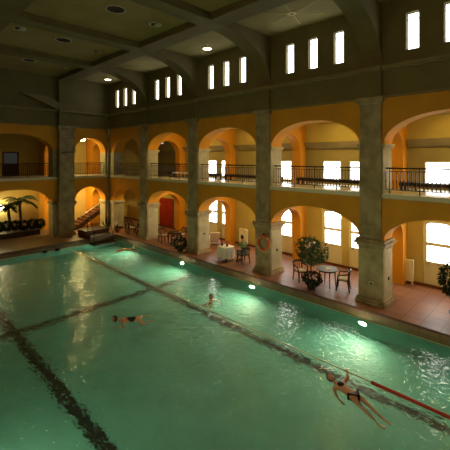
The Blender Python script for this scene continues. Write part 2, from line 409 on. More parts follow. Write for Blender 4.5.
# ceiling with coffers, beams and ribs
LX0, LX1 = 9.62, 10.5; RX0, RX1 = 3.3, 4.18
bm = BM(); box(bm, -1.5, XR+.6, -2.4, YF+.5, ZC, ZC+.2); struct('ceiling', bm, 'ceil')
def rib_profile(a0, z_low, a1, z_hi, inv, N=16):
    # quarter ellipse from (a1 wall, z_low) up to (a0, z_hi)
    pts = []
    for i in range(N+1):
        t = PI/2*i/N
        pts.append((a0 + (a1-a0)*math.sin(t), z_low + (z_hi-z_low)*math.cos(t)))
    return pts
BZ = 10.95
k = 17
for y in PC:
    bm = BM()
    poly = [(-1.5, ZC+.02), (-1.5, BZ)] + rib_profile(LX1-.3, 8.9, XR+.14, BZ, 0) + [(XR+.14, ZC+.02)]
    prism(bm, poly, y-.38, y+.38, 'y'); struct('trim_%d' % k, bm, 'beam'); k += 1
for xa, xb in ((LX0, LX1), (RX0, RX1)):
    bm = BM()
    poly = [(-2.4, ZC+.01), (-2.4, BZ+.01)] + [(YF+.09, BZ+.01)] + [(YF+.09, ZC+.01)]
    prism(bm, poly, xa, xb, 'x'); struct('trim_%d' % k, bm, 'beam'); k += 1

bm = BM(); prism(bm, [(7.2, 9.83), (8.9, 9.75), (10.6, 8.95), (9.64, 8.88)], YF-.16, YF+.12, 'y'); struct('trim_60', bm, 'olive2')  # slanted ledge shaped to stand in for a bracket's shadow
bm = BM(); box(bm, 9.64, 10.60, 25.72, YF+.12, 8.88, BZ+.02); struct('trim_61', bm, 'olive')
# gallery back walls, ceilings, transverse arches
def holed(bm, P, s0, s1, z0, z1, holes):
    hs = sorted(holes); prev = s0
    for a, b, c, d in hs:
        P(bm, prev, a, z0, z1)
        if c > z0: P(bm, a, b, z0, c)
        if d < z1: P(bm, a, b, d, z1)
        prev = b
    P(bm, prev, s1, z0, z1)
PR = lambda bm, a, b, c, d: box(bm, XB, XB+.3, a, b, c, d)
DC = [3.32, 8.12, 12.5, 17.1]        # centre of each pair of french doors
lowh, uph = [], []
for c in DC:
    for sgn in (-1, 1):
        m_ = c + sgn*.72
        lowh.append((m_-.54, m_+.54, 0, 2.86)); uph.append((m_-.50, m_+.50, 4.26, 5.36))
lowh.append((22.1, 24.0, 0, 2.3))
bm = BM(); holed(bm, PR, -2.4, YB+.3, -.1, 4.0, lowh); struct('wall_back_right_lower', bm, 'cream')
bm = BM(); holed(bm, PR, -2.4, YB+.3, 4.16, 6.1, uph); struct('wall_back_right_upper', bm, 'creamshade')
bm = BM(); box(bm, XB, XB+.3, -2.4, YB+.3, 6.1, 7.4); struct('wall_back_right_lunette', bm, 'cream')
bm = BM(); box(bm, -1.5, XB, YB, YB+.3, -.1, 4.0); struct('wall_back_far_lower', bm, 'cream')
bm = BM(); holed(bm, lambda bm, a, b, c, d: box(bm, a, b, YB, YB+.3, c, d), -1.5, XB, 4.16, 7.4, [(7.2, 8.3, 4.17, 5.95)]); struct('wall_back_far_upper', bm, 'cream')
bm = BM(); box(bm, XR+TH, XB+.3, -2.4, YB+.3, 7.32, 7.45); box(bm, -1.5, XR+TH, YF+TH, YB+.3, 7.32, 7.45); struct('ceiling_gallery_upper', bm, 'cream')
bm = BM(); box(bm, XR+TH, XB, -2.4, YB, 3.88, 3.995); box(bm, -1.5, XR+TH, YF+TH, YB, 3.88, 3.995); struct('ceiling_gallery_lower', bm, 'cream')
# projecting lintel shelf over the upper windows
bm = BM()
for i in range(4):
    a, b = PC[i]+.3, PC[i+1]-.3
    prism(bm, [(XB-.35, 6.32), (XB, 6.32), (XB, 5.98), (XB-.12, 6.0)], a, b, 'y')
struct('trim_24', bm, 'olive2')
bm = BM(); box(bm, XB-.03, XB, -2.4, YB, 0, .12)
for (a, b, c, d) in sorted(lowh): pass
struct('baseboard_right', bm, 'edge')
bm = BM(); box(bm, -1.5, XB, YB-.03, YB, 0, .12); struct('baseboard_far', bm, 'edge')
k = 25
for y in PC:
    for z0_, z1_, sp, rr in ((0, 3.88, 2.0, .9), (4.16, 7.32, 5.75, .98)):
        bm = BM(); arch_band(bm, 'x', y-.2, y+.3, XR+TH, XB, [(XR+TH+.06, XB-.5, sp, rr)], z1_, sp)
        box(bm, XB-.5, XB, y-.2, y+.3, z0_, sp); box(bm, XR+TH, XR+TH+.06, y-.2, y+.3, z0_, sp)
        struct('trim_%d' % k, bm, 'orange'); k += 1
for x in (4.3, 10.1, XR+.45):
    for z0_, z1_, sp, rr in ((0, 3.88, 2.1, .9), (4.16, 7.32, 5.75, .95)):
        bm = BM(); arch_band(bm, 'y', x-.35, x+.35, YF+TH, YB, [(YF+TH+.15, YB-1.1, sp, rr)], z1_, sp)
        box(bm, x-.35, x+.35, YB-1.1, YB, z0_, sp); box(bm, x-.35, x+.35, YF+TH, YF+TH+.15, z0_, sp)
        struct('trim_%d' % k, bm, 'orange'); k += 1

# french doors with arched glass, and upper windows
def door_leaf(nm, y):
    r = sroot(nm, (XB, y, 0))
    hw, H, sp = .46, 2.76, 2.60
    bm = BM()
    arch_band(bm, 'y', .05, .13, -.54, .54, [(-hw, hw, sp, H-sp)], 2.86, sp)
    box(bm, .05, .13, -.54, -hw, 0, sp); box(bm, .05, .13, hw, .54, 0, sp); obj('door_frame', bm, 'white', r)
    bm = BM()
    box(bm, .07, .11, -hw, hw, .02, 1.05)
    for a, b in ((-hw, -.36), (-.05, .05), (.36, hw)): box(bm, .05, .07, a, b, .12, 1.0)
    box(bm, .05, .07, -hw, hw, .02, .14); box(bm, .05, .07, -hw, hw, .95, 1.08); obj('door_panel', bm, 'white', r)
    bm = BM(); box(bm, .05, .11, -hw, hw, 1.76, 1.90); box(bm, .06, .1, -.43, -hw, 1.05, 2.4); box(bm, .06, .1, .43, hw, 1.05, 2.4); obj('glazing_bar', bm, 'white', r)
    bm = BM()
    A = [(.43*math.cos(PI*i/12), sp+.13*math.sin(PI*i/12)**.4) for i in range(13)]
    prism(bm, [(-.43, 1.08), (.43, 1.08)] + A, .085, .095, 'x'); obj('pane', bm, 'pane', r)
    bm = BM(); box(bm, .02, .05, .33, .36, 1.0, 1.12); obj('door_handle', bm, 'iron', r)
j = 1
for c in DC:
    for sgn in (-1, 1):
        door_leaf('door_%d' % j, c+sgn*.72); j += 1
for c in DC:
    for sgn in (-1, 1):
        r = sroot('window_%d' % n, (XB, c+sgn*.72, 4.26)); n += 1
        bm = BM()
        for a, b, c_, d in ((-.5, -.45, 0, 1.1), (.45, .5, 0, 1.1), (-.45, .45, 0, .05), (-.45, .45, 1.04, 1.1)): box(bm, -.03, .1, a, b, c_, d)
        obj('window_frame', bm, 'white', r)
        bm = BM(); box(bm, .05, .06, -.45, .45, .05, 1.04); obj('pane', bm, 'pane', r)
r = sroot('door_9', (XB, 23.05, 0))
bm = BM(); box(bm, .02, .10, -.95, .95, 0, 2.3); box(bm, 0, .02, -.85, -.1, .2, 1.0); box(bm, 0, .02, .1, .85, .2, 1.0); box(bm, 0, .02, -.85, -.1, 1.2, 2.15); box(bm, 0, .02, .1, .85, 1.2, 2.15)
obj('door_panel', bm, 'red', r)
bm = BM(); box(bm, -.04, .0, .03, .06, 1.0, 1.15); obj('door_handle', bm, 'metal', r)
r = sroot('door_10', (7.75, YB, 4.17))
bm = BM(); box(bm, -.55, -.45, .0, .12, 0, 1.78); box(bm, .45, .55, .0, .12, 0, 1.78); box(bm, -.45, .45, 0, .12, 1.7, 1.78); box(bm, -.45, .45, .04, .1, 0, .9); obj('door_frame', bm, 'wood', r)
bm = BM(); box(bm, -.45, .45, .06, .08, .9, 1.7); obj('pane', bm, 'dimpane', r)

# red partition seen through the third arch, behind the gallery arch
# ------------------------------------------------------------------ things
# lamps
def gallery_lamp(loc, label, group, m_='lamp', k_=1.0, stem=0):
    t = thing('ceiling_lamp', label, 'lamp', loc, 0, group)
    if stem:
        bm = BM(); tube(bm, [(0, 0, -.01), (0, 0, stem)], .03, 8); obj('stem', bm, 'ringm', t)
    bm = BM(); lathe(bm, [(.0, 0), (.2*k_, 0), (.2*k_, -.04), (.17*k_, -.05), (0, -.05)], 20); obj('lamp_base', bm, 'ringm', t)
    bm = BM(); lathe(bm, [(.16*k_, -.05), (.15*k_, -.09*k_), (.09*k_, -.12*k_), (0, -.13*k_)], 20); obj('lamp_glass', bm, m_, t, smooth=True)
    return t
gn = ['nearest bay at right edge of photo', 'bay with the double window', 'bay above the white-cloth table', 'bay above the red door', 'corner bay with the notice board']
up = 'lamps in the upper gallery ceiling'
for y, s_ in zip((2.9, 8.0, 13.2, 18.4), gn): 
    g0 = gallery_lamp((15.1, y, 7.32), 'round glowing lamp on upper gallery ceiling, ' + s_, up)
gallery_lamp((11.95, 27.3, 7.02), 'round glowing lamp hanging in upper gallery behind narrow far arch', up, 'lamp2', 1.5, .29)
lo = 'lamps in the lower gallery ceiling'
for y, s_ in zip((2.9, 8.0, 13.2, 18.4), ('above the radiator beside the nearest pier', 'above the leafy potted tree', 'above the white-cloth table', 'above dark cafe tables')):
    gallery_lamp((14.9, y, 3.88), 'round glowing lamp under lower gallery ceiling ' + s_, lo)
gallery_lamp((12.0, 27.7, 3.78), 'round glowing lamp under ceiling above the stair', lo, 'lamp2', 2.4, .09)
gallery_lamp((15.2, 24.0, 3.88), 'round glowing lamp under lower gallery ceiling in corner behind narrow arch', lo)
gallery_lamp((8.2, 28.0, 3.88), 'round glowing lamp under ceiling above the palm', lo)
t = thing('wall_lamp', 'white glowing globe lamp on far wall left of the palm', 'lamp', (7.05, YB, 1.85))
bm = BM(); lathe(bm, [(0, -.24), (.13, -.2), (.22, -.1), (.24, 0), (.22, .1), (.13, .2), (0, .24)], 16, (0, -.26, 0)); obj('lamp_shade', bm, 'globe', t, smooth=True)
bm = BM(); tube(bm, [(0, 0, -.2), (0, -.12, -.22), (0, -.26, -.16)], .02); box(bm, -.05, .05, -.02, 0, -.28, -.12); obj('bracket', bm, 'iron', t)
t = thing('tube_lamp', 'white strip lamp under upper gallery ceiling seen through inner arch', 'lamp', (15.7, 22.6, 6.65))
bm = BM(); box(bm, -.6, .6, -.06, .06, 0, .05); obj('lamp_housing', bm, 'white', t)
bm = BM(); tube(bm, [(-.55, 0, -.03), (.55, 0, -.03)], .025); obj('tube', bm, emis('tube_glass', (.9, .95, 1), 1.2), t)
for x in (-.4, .4):
    bm = BM(); tube(bm, [(x, 0, .05), (x, 0, .67)], .01, 6); obj('hanger', bm, 'iron', t)
# unseen lamps added on the camera's side to brighten the arcade fronts
for y, s_ in zip((-1.5, 4.5, 10.6), ('nearest', 'second', 'third')):
    t = gallery_lamp((-1.3, y, 6.9), 'added unseen round fill lamp on the camera side of the hall, ' + s_ + ' along it', 'added fill lamps on the camera side')
    l = bpy.data.lights.new('side_fill_light', 'AREA'); l.shape = 'DISK'; l.size = .5; l.energy = SIDE; l.color = (1.0, .78, .40); l.spread = math.radians(120)
    lo_ = bpy.data.objects.new('side_fill_light', l); C.objects.link(lo_); lo_.parent = t; lo_.location = (.1, 0, -.3)
    lo_.rotation_euler = Vector((1, 0, -.35)).to_track_quat('-Z', 'Y').to_euler()
# hanging hall lamps
def hall_lamp(loc, label):
    t = thing('pendant_lamp', label, 'lamp', loc, 0, 'hanging disc lamps')
    bm = BM(); tube(bm, [(0, 0, 0), (0, 0, ZC-loc[2])], .012, 6); obj('cord', bm, 'brass', t)
    bm = BM(); lathe(bm, [(.03, .06), (.2, .03), (.23, 0), (.22, -.01)], 24); obj('lamp_shade', bm, 'ringm', t, smooth=True)
    bm = BM(); lathe(bm, [(.215, -.005), (.15, -.03), (0, -.04)], 24); obj('lamp_glass', bm, 'hlamp', t, smooth=True)
hall_lamp((12.15, 13.15, 11.0), 'bright disc lamp hanging over third group of high windows')
hall_lamp((12.05, 23.3, 11.0), 'bright disc lamp hanging near far right corner of hall')
# recessed ring lights
def ring_light(x, y, r_, label, lit):
    t = thing('recessed_light', label, 'lamp', (x, y, ZC-.001), 0, 'recessed round ceiling lights')
    bm = BM(); lathe(bm, [(r_, 0), (r_, -.03), (r_-.05, -.03), (r_-.05, 0), (r_, 0)], 28); obj('ring', bm, 'ringm', t)
    bm = BM(); lathe(bm, [(r_-.05, -.004), (0, -.004)], 28); obj('louvre', bm, 'dark', t)
    if lit:
        bm = BM(); lathe(bm, [(.0, -.04), (.10, -.035), (.13, -.01), (.13, -.004)], 16, (r_*.35, 0, 0)); obj('bulb', bm, 'ringm', t, smooth=True)
for (x, y, r_, lit, lb) in (
    (6.84, 12.6, .39, 0, 'large dark round ceiling light nearest the camera'),
    (8.8, 12.8, .27, 1, 'small round ceiling light with pale bulb near top centre'),
    (6.84, 17.7, .39, 0, 'large dark round ceiling light in second coffer'),
    (8.86, 18.3, .27, 1, 'small round ceiling light with pale bulb in second coffer by long beam'),
    (4.87, 17.5, .27, 1, 'small round ceiling light with pale bulb at left edge'),
    (6.84, 22.8, .39, 0, 'large dark round ceiling light in farthest coffer'),
    (8.95, 23.1, .27, 1, 'small faint round ceiling light in farthest coffer'),
    (4.87, 22.6, .27, 1, 'small round ceiling light in farthest coffer beyond left edge')):
    if (x, y) != (4.87, 22.6): ring_light(x, y, r_, lb, lit)
t = thing('ceiling_rose', 'thin dull yellow star of wires on ceiling above nearest full window group', 'ornament', (11.9, 7.95, ZC-.02))
bm = BM()
for i in range(6):
    a = PI/3*i+.3; tube(bm, [(.12*math.cos(a), .12*math.sin(a), 0), (1.25*math.cos(a), 1.25*math.sin(a), 0)], .012, 6)
obj('wire', bm, 'brass', t)
bm = BM(); lathe(bm, [(.10, .01), (.16, 0), (.17, -.02), (.10, -.03), (.10, .01)], 20); obj('ring', bm, 'brass', t)

# underwater lamps
def pool_lamp(x, y, rz, label, pw=1.0):
    t = thing('underwater_lamp', label, 'lamp', (x, y, WZ-.32), rz, 'underwater lamps along the pool walls')
    bm = BM(); n_ = 20
    tube(bm, [(0, 0, 0), (-.03, 0, 0)], .15, 20); obj('lamp_ring', bm, 'metal', t)
    bm = BM(); tube(bm, [(-.03, 0, 0), (-.04, 0, 0)], .09, 20); obj('lamp_glass', bm, 'pooll', t)
    l = bpy.data.lights.new('pool_light', 'AREA'); l.shape = 'DISK'; l.size = .22; l.energy = POOLW*pw; l.color = (1.0, .99, .62)
    lo_ = bpy.data.objects.new('pool_light', l); C.objects.link(lo_); lo_.parent = t; lo_.location = (-.06, 0, 0)
    lo_.rotation_euler = (0, math.radians(90-6), 0)
    lo_.rotation_euler = Vector((-1, 0, -.06)).to_track_quat('-Z', 'Y').to_euler()
for y, s_ in zip((.4, 5.45, 10.68, 15.85, 21.0), ('nearest camera', 'below the nearest whole pier', 'below the pier with lifebuoy', 'below the pier by small potted plant', 'below the farthest pier by cafe chairs')):
    pool_lamp(XD-.02, y, 0, 'glowing round lamp in right pool wall under water, ' + s_)
for y, s_ in zip((2.9, 8.1), ('nearest', 'second')):
    pool_lamp(XL+.02, y, PI, 'round lamp in left pool wall under water, %s from camera' % s_, .45)

# railings of the balconies
def railing(L, loc, rz, label, mtl='iron'):
    """runs along local +x from 0 to L"""
    t = thing('balcony_railing', label, 'railing', loc, rz, 'wrought iron balcony railings')
    bm = BM(); box(bm, 0, L, -.035, .035, .92, .975); obj('handrail', bm, 'railred' if mtl == 'red' else 'iron', t, bevel=.008)
    bm = BM(); box(bm, .12, L-.12, -.012, .012, .82, .845); obj('upper_rail', bm, 'iron', t)
    bm = BM(); box(bm, 0, L, -.012, .012, .14, .165); obj('lower_rail', bm, 'iron', t)
    nb = max(8, int(L/.125))
    for i in range(nb+1):
        x = L*i/nb
        bm = BM()
        if i % 8 == 0:
            tube(bm, [(x, 0, 0), (x, 0, .94)], .018, 6); obj('post', bm, 'iron', t)
        else:
            tube(bm, [(x, 0, .15), (x, 0, .44), (x, 0, .47), (x, 0, .50), (x, 0, .83)], [.014, .014, .032, .014, .014], 6)
            if i % 2: tube(bm, [(x+.028*math.cos(q*PI/4), 0, .20+.028*math.sin(q*PI/4)) for q in range(8)], .006, 4, closed=True)
            obj('baluster', bm, 'iron', t)
    return t
rl = ['above the radiator bay at right edge', 'above the potted tree and cafe chairs', 'above the white-cloth table', 'above the red door']
for i in range(4):
    a, b = PC[i]+SW+.01, PC[i+1]-SW-.01
    railing(b-a, (XR+.25, a, 4.176), PI/2, 'black wrought iron balcony railing between piers ' + rl[i])
railing(3.5, (XR+.3, 21.55, 4.176), PI/2, 'short black balcony railing in narrow arch of right wall beside corner')
railing(2.35, (10.82, YF+.25, 4.176), 0, 'short balcony railing in narrow far arch above the stair')
railing(4.4, (4.75, YF+.25, 4.176), 0, 'dark red balcony railing in wide far arch above the palm', 'red')

# lifebuoy
t = thing('lifebuoy', 'orange ring lifebuoy hanging on second pier front', 'lifebuoy', (XR-.075, 10.5, 1.45))
bm = BM(); tube(bm, [(0, .33*math.cos(2*PI*i/28), .33*math.sin(2*PI*i/28)) for i in range(28)], .070, 10, closed=True); obj('ring', bm, 'ring', t, smooth=True)
bm = BM()
for q in range(4):
    a = PI/4+q*PI/2; tube(bm, [(0, .33*math.cos(a-.09), .33*math.sin(a-.09)), (0, .33*math.cos(a+.09), .33*math.sin(a+.09))], .074, 10)
obj('band', bm, 'cush', t)
bm = BM(); box(bm, .0, .06, -.025, .025, .36, .46); obj('hook', bm, 'iron', t)

# little dark sockets on the piers
for y, s_ in ((5.45, 'nearest whole pier'), (10.6, 'pier with lifebuoy'), (15.77, 'pier by small potted plant')):
    t = thing('wall_socket', 'small dark socket on cream side of ' + s_, 'socket', (XR+.5, y-SW-.006, 1.1 if y > 6 else .95))
    bm = BM(); box(bm, -.05, .05, -.03, 0, -.05, .05); obj('socket_plate', bm, 'dark', t, bevel=.008)
    bm = BM(); box(bm, -.02, .02, -.035, -.03, -.02, .02); obj('socket_cover', bm, 'iron', t)
t = thing('vent_plate', 'small pale plate low on front of nearest pier', 'plate', (XR-.006, 5.42, .78))
bm = BM(); box(bm, -.02, 0, -.09, .09, -.06, .06); obj('plate_frame', bm, 'paint', t, bevel=.006)
bm = BM(); box(bm, -.026, -.02, -.055, .055, -.03, .03); obj('plate_slot', bm, 'dark', t)

# radiators
def radiator(loc, label, nsec=7, H=.95):
    t = thing('radiator', label, 'radiator', loc, 0, 'white gallery radiators')
    for i in range(nsec):
        bm = BM(); y = (i-(nsec-1)/2)*.085
        box(bm, -.20, -.06, y-.040, y+.040, .12, .12+H); obj('section', bm, 'offw', t, bevel=.02)
    bm = BM()
    for z in (.2, H): tube(bm, [(-.13, -nsec*.0425, z), (-.13, nsec*.0425, z)], .03, 8)
    obj('pipe', bm, 'offw', t)
    bm = BM(); box(bm, -.16, -.1, -.22, -.18, 0, .14); box(bm, -.16, -.1, .18, .22, 0, .14); obj('foot', bm, 'offw', t)
radiator((XB-.03, 5.18, 0), 'white ribbed radiator on back wall beside nearest tall glass door', 6)
radiator((XB-.03, 14.75, 0), 'white ribbed radiator on back wall behind white-cloth table', 8)
radiator((XB-.03, 10.0, 0), 'white ribbed radiator on back wall behind pier with lifebuoy', 7)

# chairs
def cafe_chair(loc, rz, label, group='dark wooden cafe armchairs'):
    """front faces local -y"""
    t = thing('cafe_chair', label, 'chair', loc, rz, group)
    bm = BM(); box(bm, -.22, .22, -.22, .22, .42, .45); obj('seat', bm, 'wood', t, bevel=.01)
    bm = BM(); box(bm, -.20, .20, -.21, .19, .45, .50); obj('seat_cushion', bm, 'cush', t, bevel=.02)
    for sx in (-1, 1):
        bm = BM(); tube(bm, [(sx*.21, -.2, .43), (sx*.24, -.25, 0)], [.034, .026], 8); obj('leg', bm, 'wood', t)
        bm = BM(); tube(bm, [(sx*.21, .2, .43), (sx*.23, .27, 0)], [.034, .026], 8); obj('leg', bm, 'wood', t)
        bm = BM(); tube(bm, [(sx*.22, -.2, .44), (sx*.26, -.17, .66), (sx*.27, .02, .68), (sx*.22, .24, .72)], .028, 8); obj('armrest', bm, 'wood', t)
    bm = BM(); tube(bm, [(-.21, .21, .44), (-.22, .26, .84)], .028, 8); tube(bm, [(.21, .21, .44), (.22, .26, .84)], .028, 8)
    tube(bm, [(-.23, .25, .80), (-.12, .30, .84), (.12, .30, .84), (.23, .25, .80)], .045, 8)
    for x in (-.1, 0, .1): tube(bm, [(x, .22, .44), (x, .295, .83)], .011, 6)
    obj('backrest', bm, 'wood', t)
    return t
def chair_at(x, y, rz, label): return dup(ch0, (x, y, 0), rz, label) if ch0 else None
ch0 = None
ch0 = cafe_chair((13.75, 8.72, 0), math.radians(-25), 'dark armchair with pale cushion between lifebuoy pier and potted tree')
chair_at(14.05, 6.85, math.radians(-160), 'dark armchair with pale cushion right of round grey table by nearest pier')
pchair = chair_at(13.98, 12.35, math.radians(165), 'dark armchair that the person in green sits on')
chair_at(13.75, 19.1, math.radians(-10), 'dark armchair in front of red door, left one')
chair_at(13.75, 17.75, math.radians(170), 'dark armchair in front of red door, right one beside potted plant')
chair_at(14.75, 18.5, math.radians(-90), 'dark armchair behind small tables under red door arch')
chair_at(13.75, 23.35, math.radians(-15), 'dark armchair farthest left in narrow corner arch')
chair_at(13.62, 22.75, math.radians(70), 'dark armchair in middle of narrow corner arch')
chair_at(13.75, 21.85, math.radians(150), 'dark armchair right side of narrow corner arch beside pier')
# tables
def round_table(loc, R_, label, top='tabletop', H=.74):
    t = thing('cafe_table', label, 'table', loc, 0, 'round cafe tables')
    bm = BM(); lathe(bm, [(0, H-.03), (R_-.01, H-.03), (R_, H-.02), (R_, H-.005), (R_-.01, H), (0, H)], 28); obj('tabletop', bm, top, t)
    bm = BM(); lathe(bm, [(R_*.8, H-.09), (R_*.8, H-.03), (R_*.75, H-.03), (R_*.75, H-.09), (R_*.8, H-.09)], 24); obj('apron', bm, 'wood', t)
    for q in range(4):
        a = PI/4+q*PI/2; bm = BM(); tube(bm, [(R_*.7*math.cos(a), R_*.7*math.sin(a), H-.04), (R_*.8*math.cos(a), R_*.8*math.sin(a), 0)], [.028, .02], 8); obj('leg', bm, 'wood', t)
    return t
round_table((14.0, 7.55, 0), .46, 'round table with shiny grey top beside leafy potted tree')
round_table((14.0, 18.4, 0), .38, 'small round dark-topped table between armchairs by red door', 'wood')
round_table((14.35, 22.55, 0), .36, 'small round table in narrow corner arch', 'wood')
for (x, y, z, lb) in ((14.0, 7.5, .742, 'small white saucer on round grey tabletop'),):
    bm = BM(); lathe(bm, [(0, 0), (.06, 0), (.10, .015), (.095, .018), (.05, .006), (0, .006)], 16); o = obj('saucer', bm, 'cloth'); o.location = (x, y, z); tag(o, lb, 'saucer')
# white cloth table
t = thing('dining_table', 'table under white cloth between second and third piers', 'table', (13.7, 13.35, 0), 0)
bm = BM(); box(bm, -.32, .32, -.34, .34, .70, .73); obj('tabletop', bm, 'wood', t)
for sx in (-1, 1):
    for sy in (-1, 1):
        bm = BM(); tube(bm, [(sx*.26, sy*.28, .70), (sx*.26, sy*.28, 0)], .025, 8); obj('leg', bm, 'wood', t)
def cloth(name, cx, cy, hx, hy, ztop, zbot, m_='cloth'):
    bm = BM(); N = 72; top = []; ring = []; low = []
    for i in range(N):
        a = 2*PI*i/N; ca, sa = math.cos(a), math.sin(a)
        r_ = 1/max(abs(ca), abs(sa)); x, y = hx*ca*min(r_, 1.28), hy*sa*min(r_, 1.28)
        ring.append(bm.verts.new((cx+x, cy+y, ztop)))
        f_ = 1.05+.05*math.sin(9*a); low.append(bm.verts.new((cx+x*f_, cy+y*f_, zbot+.04*math.cos(8*a))))
    bm.faces.new(ring)
    for i in range(N): bm.faces.new((ring[i], ring[(i+1)%N], low[(i+1)%N], low[i]))
    return obj(name, bm, m_)
tag(cloth('tablecloth', 13.7, 13.35, .35, .37, .742, .16), 'white cloth hanging over table between second and third piers', 'tablecloth')
# things on that table
def vase(x, y, z, lb, col):
    t = thing('flower_vase', lb, 'vase', (x, y, z))
    bm = BM(); lathe(bm, [(0, 0), (.05, 0), (.06, .06), (.035, .13), (.04, .15), (.03, .15), (0, .02)], 14); obj('vase', bm, 'glassy', t, smooth=True)
    bm = BM()
    rnd = random.Random(int(x*100))
    for i in range(14):
        a = rnd.uniform(0, 2*PI); q = rnd.uniform(.02, .09); h = rnd.uniform(.2, .28)
        lathe(bm, [(0, -.02), (.025, -.01), (.03, .01), (0, .025)], 8, (q*math.cos(a), q*math.sin(a), h))
    obj('blossom', bm, col, t)
    bm = BM()
    for i in range(6):
        a = i; tube(bm, [(0, 0, .1), (.05*math.cos(a), .05*math.sin(a), .22)], .004, 5)
    obj('stem', bm, 'green', t)
vase(13.68, 13.62, .744, 'red flowers in dark vase at left end of white-cloth table', 'flower')
vase(13.72, 13.28, .744, 'dark red flowers in vase at middle of white-cloth table', 'flower')
for i, (x, y) in enumerate(((13.46, 13.5), (13.48, 13.14))):
    bm = BM(); lathe(bm, [(0, 0), (.07, 0), (.115, .015), (.11, .02), (.06, .006), (0, .006)], 18); o = obj('plate', bm, 'white'); o.location = (x, y, .744)
    tag(o, 'white plate on white-cloth table, ' + ('left one by the vases' if i == 0 else 'right one in front of person'), 'plate', 'plates on the white cloth')

# ------------------------------------------------------------------ people
def mk_skin(name, verts, edges, parent, m_, root=0, sub=2):
    bm = BM(); layer = bm.verts.layers.skin.verify()
    vs = [bm.verts.new(v[0]) for v in verts]
    for a, b in edges: bm.edges.new((vs[a], vs[b]))
    for i, v in enumerate(vs):
        v[layer].radius = (verts[i][1], verts[i][2] if len(verts[i]) > 2 else verts[i][1]); v[layer].use_root = (i == root)
    me = bpy.data.meshes.new(name); bm.to_mesh(me); bm.free(); me.materials.append(M[m_])
    o = bpy.data.objects.new(name, me); C.objects.link(o); o.parent = parent
    s_ = o.modifiers.new('skin', 'SKIN'); s_.use_smooth_shade = True
    ss = o.modifiers.new('sub', 'SUBSURF'); ss.levels = sub; ss.render_levels = sub
    return o
def head_mesh(c, fwd, up, r_=.1):
    """egg head with nose, ears, brow"""
    c = Vector(c); fwd = Vector(fwd).normalized(); up = Vector(up).normalized(); up = (up-fwd*up.dot(fwd)).normalized(); sd = fwd.cross(up)
    bm = BM(); bmesh.ops.create_uvsphere(bm, u_segments=16, v_segments=12, radius=1)
    for v in bm.verts:
        x, y, z = v.co
        wd = .76*(1-.18*max(0, -z)); dp = .92
        p = sd*(x*wd*r_) + fwd*(y*dp*r_*(1+(.10 if z < -.3 and y > 0 else 0))) + up*(z*1.12*r_)
        v.co = c+p
    def blob(pos, sx, sy, sz):
        g_ = bmesh.ops.create_uvsphere(bm, u_segments=8, v_segments=6, radius=1)
        for v in g_['verts']:
            x, y, z = v.co; v.co = pos + sd*x*sx*r_ + fwd*y*sy*r_ + up*z*sz*r_
    blob(c+fwd*r_*.95-up*r_*.12, .13, .18, .26)
    for s_ in (-1, 1): blob(c+sd*s_*r_*.76-up*r_*.08, .10, .16, .26)
    return bm
def face_bits(c, fwd, up, r_, parent):
    c = Vector(c); fwd = Vector(fwd).normalized(); up = Vector(up).normalized(); up = (up-fwd*up.dot(fwd)).normalized(); sd = fwd.cross(up)
    bm = BM()
    for s_ in (-1, 1):
        g_ = bmesh.ops.create_uvsphere(bm, u_segments=8, v_segments=6, radius=.10*r_)
        for v in g_['verts']: v.co = v.co + c + fwd*.82*r_ + sd*s_*.3*r_ + up*.05*r_
    obj('eye', bm, 'dark', parent)
    bm = BM(); tube(bm, [c+fwd*.84*r_-up*.5*r_+sd*.22*r_, c+fwd*.92*r_-up*.52*r_, c+fwd*.84*r_-up*.5*r_-sd*.22*r_], .05*r_, 6); obj('mouth', bm, 'redc', parent)
def hair_cap(c, fwd, up, r_, parent, m_='hair', k_=1.1):
    c = Vector(c); fwd = Vector(fwd).normalized(); up = Vector(up).normalized(); up = (up-fwd*up.dot(fwd)).normalized(); sd = fwd.cross(up)
    bm = BM(); bmesh.ops.create_uvsphere(bm, u_segments=16, v_segments=12, radius=1)
    dl = [v for v in bm.verts if (v.co.y > .25 and v.co.z < .55) or v.co.z < -.75]
    bmesh.ops.delete(bm, geom=dl, context='VERTS')
    for v in bm.verts:
        x, y, z = v.co; v.co = c + sd*x*.82*r_*k_ + fwd*(y*.95*k_-.03)*r_ + up*z*1.14*r_*k_
    o = obj('hair' if m_ == 'hair' else 'swim_cap', bm, m_, parent, smooth=True)
    s_ = o.modifiers.new('thick', 'SOLIDIFY'); s_.thickness = .008
def hand(bm_list, wrist, dirv, side, parent, m_='skin', curl=.25):
    """palm with four fingers and thumb as short tapering chains"""
    wrist = Vector(wrist); d = Vector(dirv).normalized(); sd = Vector(side).normalized(); nrm = d.cross(sd)
    V = [(wrist, .024, .018), (wrist+d*.05, .036, .014), (wrist+d*.085, .038, .013)]; E_ = [(0, 1), (1, 2)]
    for q, ln in zip((-1.5, -.5, .5, 1.5), (.062, .075, .070, .052)):
        b0 = wrist+d*.085+sd*q*.019
        i0 = len(V); V += [(b0, .009), (b0+d*ln*.5+nrm*curl*.01, .008), (b0+d*ln*.95+nrm*curl*.035, .007)]
        E_ += [(2, i0), (i0, i0+1), (i0+1, i0+2)]
    i0 = len(V); V += [(wrist+d*.045-sd*.04, .010), (wrist+d*.085-sd*.06, .008)]; E_ += [(1, i0), (i0, i0+1)]
    return V, E_
